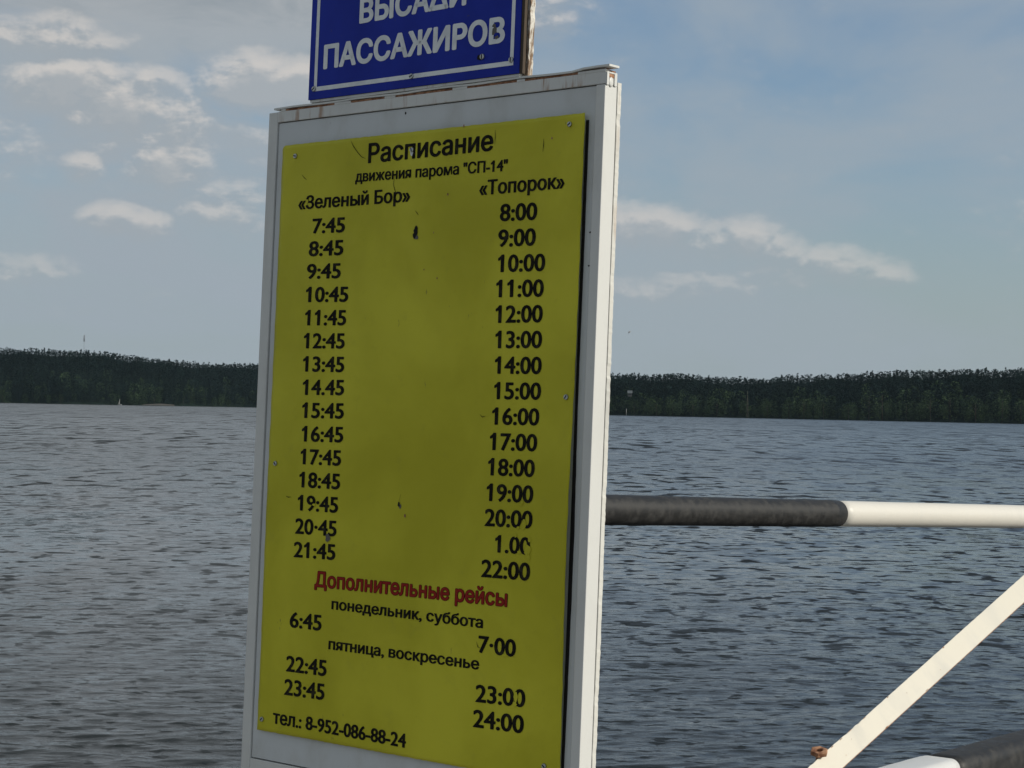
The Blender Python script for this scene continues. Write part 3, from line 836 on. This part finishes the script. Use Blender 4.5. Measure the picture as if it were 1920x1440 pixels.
ROWS = [
    ('Расписание', 0.2566, 1.1459, 0.5944, 1.1472, 0.0399),
    ('движения парома "СП-14"', 0.2215, 1.1106, 0.6334, 1.1067, 0.0224),
    ('«Топорок»', 0.5632, 1.0648, 0.7751, 1.0659, 0.0283),
    ('«Зеленый Бор»', 0.0557, 1.0641, 0.3799, 1.0634, 0.0278),
    ('7:45', 0.1014, 1.0131, 0.1980, 1.0117, 0.0324),
    ('8:45', 0.0938, 0.9669, 0.1967, 0.9662, 0.0326),
    ('9:45', 0.0911, 0.9212, 0.1923, 0.9198, 0.0324),
    ('10:45', 0.0912, 0.8740, 0.2176, 0.8720, 0.0326),
    ('11:45', 0.0921, 0.8268, 0.2143, 0.8253, 0.0328),
    ('12:45', 0.0917, 0.7802, 0.2132, 0.7790, 0.0327),
    ('13:45', 0.0924, 0.7331, 0.2151, 0.7320, 0.0329),
    ('14.45', 0.0951, 0.6857, 0.2175, 0.6863, 0.0328),
    ('15:45', 0.0962, 0.6393, 0.2196, 0.6397, 0.0330),
    ('16:45', 0.0984, 0.5917, 0.2206, 0.5927, 0.0331),
    ('17:45', 0.0981, 0.5458, 0.2169, 0.5463, 0.0330),
    ('18:45', 0.0971, 0.4992, 0.2166, 0.4996, 0.0332),
    ('19:45', 0.0953, 0.4526, 0.2131, 0.4530, 0.0332),
    ('20·45', 0.0903, 0.4055, 0.2109, 0.4062, 0.0332),
    ('21:45', 0.0888, 0.3580, 0.2099, 0.3595, 0.0333),
    ('8:00', 0.6185, 1.0134, 0.7111, 1.0118, 0.0343),
    ('9:00', 0.6165, 0.9657, 0.7099, 0.9648, 0.0343),
    ('10:00', 0.6184, 0.9188, 0.7350, 0.9174, 0.0341),
    ('11:00', 0.6159, 0.8723, 0.7338, 0.8707, 0.0341),
    ('12:00', 0.6167, 0.8247, 0.7334, 0.8241, 0.0341),
    ('13:00', 0.6183, 0.7778, 0.7338, 0.7773, 0.0339),
    ('14:00', 0.6191, 0.7306, 0.7353, 0.7301, 0.0337),
    ('15:00', 0.6194, 0.6834, 0.7361, 0.6836, 0.0334),
    ('16:00', 0.6163, 0.6364, 0.7344, 0.6369, 0.0334),
    ('17:00', 0.6131, 0.5894, 0.7319, 0.5899, 0.0336),
    ('18:00', 0.6113, 0.5425, 0.7286, 0.5432, 0.0337),
    ('19:00', 0.6105, 0.4951, 0.7278, 0.4961, 0.0341),
    ('20:00', 0.6086, 0.4486, 0.7289, 0.4503, 0.0340),
    ('1.00', 0.6379, 0.4020, 0.7256, 0.4026, 0.0335),
    ('22:00', 0.6060, 0.3545, 0.7284, 0.3557, 0.0345),
    ('Дополнительные рейсы', 0.1533, 0.3034, 0.6747, 0.3048, 0.0314),
    ('понедельник, суббота', 0.2043, 0.2624, 0.6167, 0.2607, 0.0221),
    ('6:45', 0.0846, 0.2164, 0.1783, 0.2171, 0.0333),
    ('7·00', 0.6068, 0.2153, 0.7006, 0.2157, 0.0336),
    ('пятница, воскресенье', 0.2008, 0.1831, 0.6112, 0.1839, 0.0224),
    ('22:45', 0.0792, 0.1272, 0.1989, 0.1291, 0.0338),
    ('23:45', 0.0768, 0.0798, 0.1962, 0.0818, 0.0342),
    ('23:00', 0.6044, 0.1243, 0.7277, 0.1276, 0.0342),
    ('24:00', 0.6005, 0.0778, 0.7263, 0.0806, 0.0345),
    ('тел.: 8-952-086-88-24', 0.0470, 0.0189, 0.4291, 0.0172, 0.0284),
    ('B:ПАССАЖИРОВ', 0.1163, 1.3458, 0.6126, 1.3482, 0.0504),
    ('B:ВЫСАΔИ', 0.2167, 1.4277, 0.5097, 1.4306, 0.0506),
]
for body, xa, za, xb, zb, h in ROWS:
    if body.startswith('B:'): continue
    if body.startswith('Доп'):
        lettering(body, xa, za, xb, zb, h, M_RIM, panel, -.0005, ex=.026, ez=.020, gx=.022, gz=.020, surf=warp)
        lettering(body, xa, za, xb, zb, h, M_RED, panel, -.0009, ex=.026, ez=.020, surf=warp)
    else:
        small = h < .03
        lettering(body, xa, za, xb, zb, h, M_INK, panel, -.0006, ex=.036 if small else .030, ez=.018, surf=warp)

# places where the film has come off: bare panel colour over the letters
def patch(parent, pts, m, y, name='bare_patch', surf=warp):
    bm = bmesh.new(); cx_ = sum(p[0] for p in pts) / len(pts); cz_ = sum(p[1] for p in pts) / len(pts)
    c_ = bm.verts.new((cx_, surf(cx_, cz_) + y, cz_)); vs = [bm.verts.new((x, surf(x, z) + y, z)) for x, z in pts]
    for i in range(len(vs)): bm.faces.new((vs[i], vs[(i + 1) % len(vs)], c_))
    o = from_bm(name, bm, m, parent)
    if o.data.polygons[0].normal.y > 0: o.data.flip_normals()
    return o


def blob(cx_, cz_, rx, rz, n=10, jit=.35):
    return [(cx_ + rx * math.cos(2 * math.pi * i / n) * random.uniform(1 - jit, 1 + jit * .4), cz_ + rz * math.sin(2 * math.pi * i / n) * random.uniform(1 - jit, 1 + jit * .4)) for i in range(n)]


for a in ((.7080, .4560, .0065, .0095), (.6945, .4500, .0040, .0035), (.6975, .4920, .0045, .0030), (.7195, .4120, .0085, .0105), (.7235, .4300, .0045, .0050),
          (.7225, .3990, .0060, .0060), (.6995, .4060, .0050, .0035), (.6890, .4350, .0035, .0040), (.7045, .1440, .0050, .0110), (.7025, .1310, .0055, .0045),
          (.6750, .2170, .0070, .0025), (.7010, .4970, .0030, .0040), (.1440, .4660, .0050, .0030)):
    patch(panel, blob(*a), M_YEL, -.0012)
for a in ((.4000, 1.0060, .0060, .0105), (.3960, .9960, .0052, .0060), (.3811, .4778, .0035, .0050)):
    patch(panel, blob(*a, n=12), M_HOLE, -.0013, 'hole')
for a in ((.4020, .9925, .0070, .0045), (.3850, .4740, .0032, .0050)):
    patch(panel, blob(*a), M_DENT, -.0010, 'chip')
for a in ((.3983, .4571, .0030, .0040), (.7398, 1.1594, .0020, .0026), (.4623, .9123, .0016, .0024), (.4815, 1.0716, .0024, .0030), (.5163, 1.1994, .0018, .0035), (.4260, .9300, .0014, .0020), (.4480, 1.0000, .0012, .0016)):
    patch(panel, blob(*a), M_RUST, -.0010, 'chip')
patch(panel, blob(.1870, .4020, .0075, .0085), M_DENT, -.0011, 'chip')
patch(panel, blob(.3790, 1.1580, .0040, .0065), M_LET, -.0011, 'chip')
patch(panel, blob(.4330, .2700, .0050, .0045), M_INK, -.0011, 'chip')

# hairline scratches
def scratch(parent, pts, wd, m, y, surf=warp):
    bm = bmesh.new(); pr_ = None
    for i, (x, z) in enumerate(pts):
        a = pts[max(i - 1, 0)]; c_ = pts[min(i + 1, len(pts) - 1)]; dx_, dz_ = c_[0] - a[0], c_[1] - a[1]; l = math.hypot(dx_, dz_)
        ww = wd * (.3 if i in (0, len(pts) - 1) else random.uniform(.7, 1.2)); nx_, nz_ = -dz_ / l * ww, dx_ / l * ww
        cur = (bm.verts.new((x + nx_, surf(x, z) + y, z + nz_)), bm.verts.new((x - nx_, surf(x, z) + y, z - nz_)))
        if pr_: bm.faces.new((pr_[0], pr_[1], cur[1], cur[0]))
        pr_ = cur
    o = from_bm('scratch', bm, m, parent)
    if o.data.polygons[0].normal.y > 0: o.data.flip_normals()


for pts in ([(.205, 1.195), (.214, 1.182), (.226, 1.170), (.238, 1.160), (.250, 1.156)], [(.598, 1.186), (.599, 1.172), (.5985, 1.158)],
            [(.335, 1.118), (.332, 1.100), (.338, 1.085), (.337, 1.070), (.345, 1.062)], [(.063, 1.136), (.072, 1.128), (.079, 1.124)], [(.082, 1.090), (.087, 1.081), (.084, 1.072)],
            [(.3855, .498), (.3815, .484)], [(.585, .655), (.592, .650), (.600, .652)], [(.059, .480), (.067, .478), (.075, .479)], [(.602, .235), (.606, .226), (.612, .224)],
            [(.3955, 1.045), (.401, 1.040), (.405, 1.036)], [(.720, 1.160), (.7205, 1.148), (.719, 1.136)]):
    scratch(panel, pts, .0007, M_INK, -.0011)


def screw(parent, x, z, r=.0052, y=-.001, surf=None, m=M_ZINC):
    bm = bmesh.new(); y0 = (surf(x, z) if surf else 0) + y
    tube(bm, (x, y0, z), (x, y0 - .0026, z), r, r * .82, 14)
    a = random.uniform(0, 3.1); 
    sc_ = from_bm('screw', bm, m, parent)
    ca, sa = math.cos(a) * r * .72, math.sin(a) * r * .72
    nx_, nz_ = -math.sin(a) * r * .2, math.cos(a) * r * .2
    patch(parent, [(x - ca + nx_, z - sa + nz_), (x + ca + nx_, z + sa + nz_), (x + ca - nx_, z + sa - nz_), (x - ca - nx_, z - sa - nz_)], M_HOLE, y - .0029, 'screw_slot', surf or (lambda x, z: 0))
    return sc_


for x, z in ((.0413, 1.1752), (.7819, 1.1814), (.0232, .545), (.7992, .6892), (.0146, .0237), (.7788, .0296), (.3795, 1.1640)):
    screw(panel, x, z, surf=warp)
patch(sign, blob(.3497, 1.2390, .0026, .0034), M_HOLE, .0035, 'hole', lambda x, z: 0)
for x in (.835, .8335):
    pass
for z in (.985, .925): patch(sign, blob(.8310, z, .0030, .0018), M_HOLE, .0032, 'hole', lambda x, z: 0)

# ------------------------------------------------------------------ blue sign above it
bs = empty('blue_sign', SIGN_LOC, SIGN_ROT)
tag(bs, 'blue sign with white Cyrillic lettering mounted on top of the timetable board', 'sign')
flat = lambda x, z: 0.
bp_ = boxo('enamel_plate', M_BLUE, bs, .0745, .6508, -.0045, -.0030, 1.2872, 1.760)
boxo('board_core', M_PLY, bs, .0765, .6580, -.0026, .0070, 1.2868, 1.758)
bm = bmesh.new(); pr = None
for i in range(41):
    z = 1.2835 + (1.762 - 1.2835) * i / 40; x = .6640 + random.uniform(-.0018, .0012)
    cur = [bm.verts.new(p) for p in ((.0790, .0074, z), (x, .0074, z), (x + .0008, .0190, z), (.0790, .0190, z))]
    if pr:
        for k in range(4): bm.faces.new((pr[k], pr[(k + 1) % 4], cur[(k + 1) % 4], cur[k]))
    else: bm.faces.new(cur)
    pr = cur
bm.faces.new(pr[::-1]); bmesh.ops.recalc_face_normals(bm, faces=bm.faces[:])
from_bm('back_panel', bm, M_PLYW, bs)
boxo('lower_lip', M_RAIL, bs, .0780, .6500, -.0020, .0060, 1.2816, 1.2866)
x0, x1, z0, z1, tw = .0905, .6365, 1.3035, 1.744, .0088
bm = bmesh.new()
o_ = [(x0, z0), (x1, z0), (x1, z1), (x0, z1)]; i_ = [(x0 + tw, z0 + tw), (x1 - tw, z0 + tw), (x1 - tw, z1 - tw), (x0 + tw, z1 - tw)]
def rc(p, k, r):  # cut corners slightly
    return p
vo = [bm.verts.new((x, -.0050, z)) for x, z in o_]; vi = [bm.verts.new((x, -.0050, z)) for x, z in i_]
for k in range(4): bm.faces.new((vo[k], vo[(k + 1) % 4], vi[(k + 1) % 4], vi[k]))
o = from_bm('border_line', bm, M_LET, bp_)
for body, xa, za, xb, zb, h in ROWS:
    if body.startswith('B:'): lettering(body[2:], xa, za, xb, zb, h, M_LET, bp_, -.0051, ex=.042, ez=.034)
for x, z in ((.0915, 1.3085), (.3707, 1.3080), (.6310, 1.3140), (.5575, 1.3270)): screw(bs, x, z, r=.0058, y=-.0052, m=M_ZINC)
patch(bs, blob(.5500, 1.3270, .0085, .0060), M_HOLE, -.0052, 'chip', flat)
for a in ((.5860, 1.3720, .0075, .0100), (.5920, 1.3610, .0060, .0050), (.5840, 1.3830, .0045, .0040)): patch(bs, blob(*a), M_DENT, -.0053, 'chip', flat)
patch(bs, blob(.5905, 1.3655, .0055, .0035), M_BLUE, -.0054, 'chip', flat)

# ------------------------------------------------------------------ striped barrier boom
bA = Vector((.286, 6.0, 2.506)); bB = Vector((1.994, 7.86, 2.419)); bd = (bB - bA).normalized()
boom = empty('barrier_boom', bA); boom.rotation_euler = bd.to_track_quat('X', 'Z').to_euler()
tag(boom, 'round black and white barrier boom across the water view', 'barrier')
def seg_tube(name, x0, x1, m, r=.0452, capr=0):
    bm = bmesh.new(); n = 40; L = 48; rings = []
    for k in range(n + 1):
        x = x0 + (x1 - x0) * k / n
        rr_ = r * (1 + .004 * math.sin(k * .7))
        if k in (0, n): rr_ = r * .985
        rings.append([bm.verts.new((x, rr_ * math.cos(2 * math.pi * i / L), rr_ * math.sin(2 * math.pi * i / L))) for i in range(L)])
    for a, c_ in zip(rings, rings[1:]):
        for i in range(L):
            f = bm.faces.new((a[i], a[(i + 1) % L], c_[(i + 1) % L], c_[i])); f.smooth = True
    bm.faces.new(rings[0]); bm.faces.new(rings[-1][::-1]); bmesh.ops.recalc_face_normals(bm, faces=bm.faces[:])
    return from_bm(name, bm, m, boom)
JT = 1.225
seg_tube('black_section', -1.05, JT, M_TUBEB, .0455); seg_tube('white_section', JT - .01, 3.4, M_TUBEW, .0440); seg_tube('black_section', 3.38, 4.6, M_TUBEB, .0455)
def post_at(name, t, label, hw=.07, extra=.0):
    p = bA + bd * t
    e = empty(name, (p.x, p.y, 1.2)); tag(e, label, 'post')
    boxo('post_column', M_BOXW, e, -hw, hw, -hw, hw, .012, p.z - 1.2 - .0465 - .02, bevel=.006)
    boxo('base_plate', M_BOXW, e, -hw * 1.8, hw * 1.8, -hw * 1.8, hw * 1.8, 0, .012)
    boxo('saddle', M_RUST, e, -hw, hw, -hw, hw, p.z - 1.2 - .066, p.z - 1.2 - .0462)
post_at('boom_pivot_post', -.8, 'white steel post carrying the boom behind the board')
post_at('boom_rest_post', 4.3, 'white steel post under the far end of the boom')

# ------------------------------------------------------------------ diagonal flat bar
pB = Vector((.852, 5.40, 1.861)); pT = Vector((1.508, 6.100, 2.249)); dv = (pT - pB); L0 = dv.length; dv.normalize()
bar = empty('diagonal_brace', pB)
vd = Vector((.2, 1, -.08)).normalized(); yv = (vd - dv * vd.dot(dv)).normalized(); zv = dv.cross(yv)
bar.rotation_euler = Matrix((dv, yv, zv)).transposed().to_euler()
tag(bar, 'cream painted flat steel bar slanting up to the right', 'brace')
bm = bmesh.new(); pr = None; N = 130
for i in range(N + 1):
    x = -.10 + (L0 + .95) * i / N
    jag = random.uniform(-.0012, .0004) * (2.2 if x < .25 else .5) + (-.003 if i == 93 else 0)
    hw = .0300
    cur = [bm.verts.new(p) for p in ((x, 0, -hw), (x, 0, hw + jag), (x, .008, hw + jag * .5), (x, .008, -hw))]
    if pr:
        for k in range(4): bm.faces.new((pr[k], pr[(k + 1) % 4], cur[(k + 1) % 4], cur[k]))
    else: bm.faces.new(cur)
    pr = cur
bm.faces.new(pr[::-1]); bmesh.ops.recalc_face_normals(bm, faces=bm.faces[:])
from_bm('flat_bar', bm, M_BAR, bar)
boxo('rusty_edge', M_RUST, bar, -.09, L0 + .84, .0010, .0075, -.0318, -.0302)
def barchip(u, v, ru, rv, m=None):
    pts = [(u + ru * math.cos(k * .785) * random.uniform(.5, 1.2), v + rv * math.sin(k * .785) * random.uniform(.5, 1.2)) for k in range(8)]
    bm = bmesh.new(); vs = [bm.verts.new((x, -.0004, z)) for x, z in pts]; bm.faces.new(vs)
    o = from_bm('paint_chip', bm, m or M_RUST, bar)
    if o.data.polygons[0].normal.y > 0: o.data.flip_normals()
for u, v, ru, rv in ((.672, .0285, .006, .0022), (.03, .028, .012, .0016), (.07, .0288, .008, .0013), (.115, .0285, .010, .0012), (.16, .029, .012, .001), (.235, .029, .008, .0010),
                     (.36, .0288, .006, .0012), (.50, -.0285, .009, .0009), (.28, -.029, .014, .0010), (.145, .010, .0014, .0016), (.43, .003, .0012, .0016), (.60, -.012, .0016, .0012), (.09, -.012, .0012, .0018)):
    barchip(u, v, ru, rv)

# the two posts it is bolted to, both outside the frame
e = empty('brace_foot_post', (.775, 5.36, 1.2)); tag(e, 'short white steel post at the foot of the slanting bar', 'post')
boxo('post_column', M_BOXW, e, -.04, .04, .0, .08, .01, .60, bevel=.005); boxo('base_plate', M_BOXW, e, -.09, .09, -.05, .13, 0, .01)
e = empty('brace_head_post', (2.22, 6.95, 1.2)); tag(e, 'tall white steel post at the head of the slanting bar', 'post')
boxo('post_column', M_BOXW, e, -.05, .05, .0, .10, .01, 1.55, bevel=.005); boxo('base_plate', M_BOXW, e, -.1, .1, -.05, .15, 0, .01)

# rusty nut on its stud beside the bar
e = empty('rusty_nut', (.838, 5.42, 1.900), (R(17), R(-6), R(14))); tag(e, 'rusty hexagonal nut beside the lower end of the slanting bar', 'nut')
bm = bmesh.new(); no, ni = 6, 24; ro, ri = .0245, .0088
def ring(r, z, n, ph=0): return [bm.verts.new((r * math.cos(2 * math.pi * i / n + ph), r * math.sin(2 * math.pi * i / n + ph), z)) for i in range(n)]
def hexr(a):  # radius of a slightly rounded hexagon
    k = (a % (math.pi / 3)) - math.pi / 6; return ro * .866 / math.cos(k)
def hexring(z, f, n=48): return [bm.verts.new((hexr(2 * math.pi * i / n) * f * math.cos(2 * math.pi * i / n), hexr(2 * math.pi * i / n) * f * math.sin(2 * math.pi * i / n), z)) for i in range(n)]
rings = [ring(ri, -.006, 48), ring(ri, .0045, 48), ring(ri * 1.22, .0060, 48), hexring(.0060, .92), hexring(.0042, 1.), hexring(-.005, 1.), hexring(-.0062, .94)]
for a, c_ in zip(rings, rings[1:] + rings[:1]):
    for i in range(48): bm.faces.new((a[i], a[(i + 1) % 48], c_[(i + 1) % 48], c_[i]))
bmesh.ops.recalc_face_normals(bm, faces=bm.faces[:])
from_bm('hex_nut', bm, M_RUST, e)
bm = bmesh.new(); tube(bm, (0, 0, -.75), (0, 0, -.0045), .0085, seg=16); from_bm('stud', bm, M_RUST, e)

# ------------------------------------------------------------------ striped box beam at the lower right
pF = Vector((.916, 4.50, 2.053)); hd = Vector((.155, .200, 0)).normalized()
beam = empty('striped_box_beam', pF, (0, 0, math.atan2(hd.y, hd.x)))
tag(beam, 'rounded steel box beam painted white then black, lower right corner', 'beam')
def boxbeam(name, x0, x1, m, grow=0., rc_=.022):
    bm = bmesh.new(); Wb, Hb = .102 + grow, .11 + grow; pts = []
    for cxs, czs, a0 in ((1, 1, 0), (-1, 1, 90), (-1, -1, 180), (1, -1, 270)):
        for k in range(7):
            a = R(a0 + 15 * k); pts.append((cxs * (Wb / 2 - rc_) + rc_ * math.cos(a), czs * (Hb / 2 - rc_) + rc_ * math.sin(a)))
    n = 30; rings = []
    for j in range(n + 1):
        x = x0 + (x1 - x0) * j / n; s_ = .975 if j in (0, n) else 1 + .0035 * math.sin(j * 1.7)
        rings.append([bm.verts.new((x, -.051 + a * s_, -.055 + c2 * s_)) for a, c2 in pts])
    L = len(pts)
    for a, c_ in zip(rings, rings[1:]):
        for i in range(L): f = bm.faces.new((a[i], a[(i + 1) % L], c_[(i + 1) % L], c_[i])); f.smooth = True
    bm.faces.new(rings[0]); bm.faces.new(rings[-1]); bmesh.ops.recalc_face_normals(bm, faces=bm.faces[:])
    return from_bm(name, bm, m, beam)
boxbeam('white_section', -.75, 0, M_BOXW); boxbeam('black_section', -.002, 1.4, M_TUBEB, -.001, .03)
for t in (-.62, 1.25):
    p = pF + hd * t
    boxo('support_leg', M_BOXW, beam, t - .04, t + .04, -.091, -.011, -(pF.z - 1.2), -.111, bevel=.004)
# ------------------------------------------------------------------ thin summer haze over the lake
bm = bmesh.new(); box(bm, -3600, 3600, -3600, 3600, -3, 140)
hz = bpy.data.materials.new('thin_air_haze'); hz.use_nodes = True; hz.node_tree.nodes.clear()
ht_ = NT(hz.node_tree); pv = ht_.node('ShaderNodeVolumePrincipled'); pv.inputs['Color'].default_value = (.66, .86, 1, 1)
pv.inputs['Density'].default_value = 2.4e-5; pv.inputs['Anisotropy'].default_value = .2
ho = ht_.node('ShaderNodeOutputMaterial'); ht_.l.new(pv.outputs[0], ho.inputs['Volume'])
o = from_bm('haze', bm, hz); tag(o, kind='stuff')
print('scene built', len(bpy.data.objects))
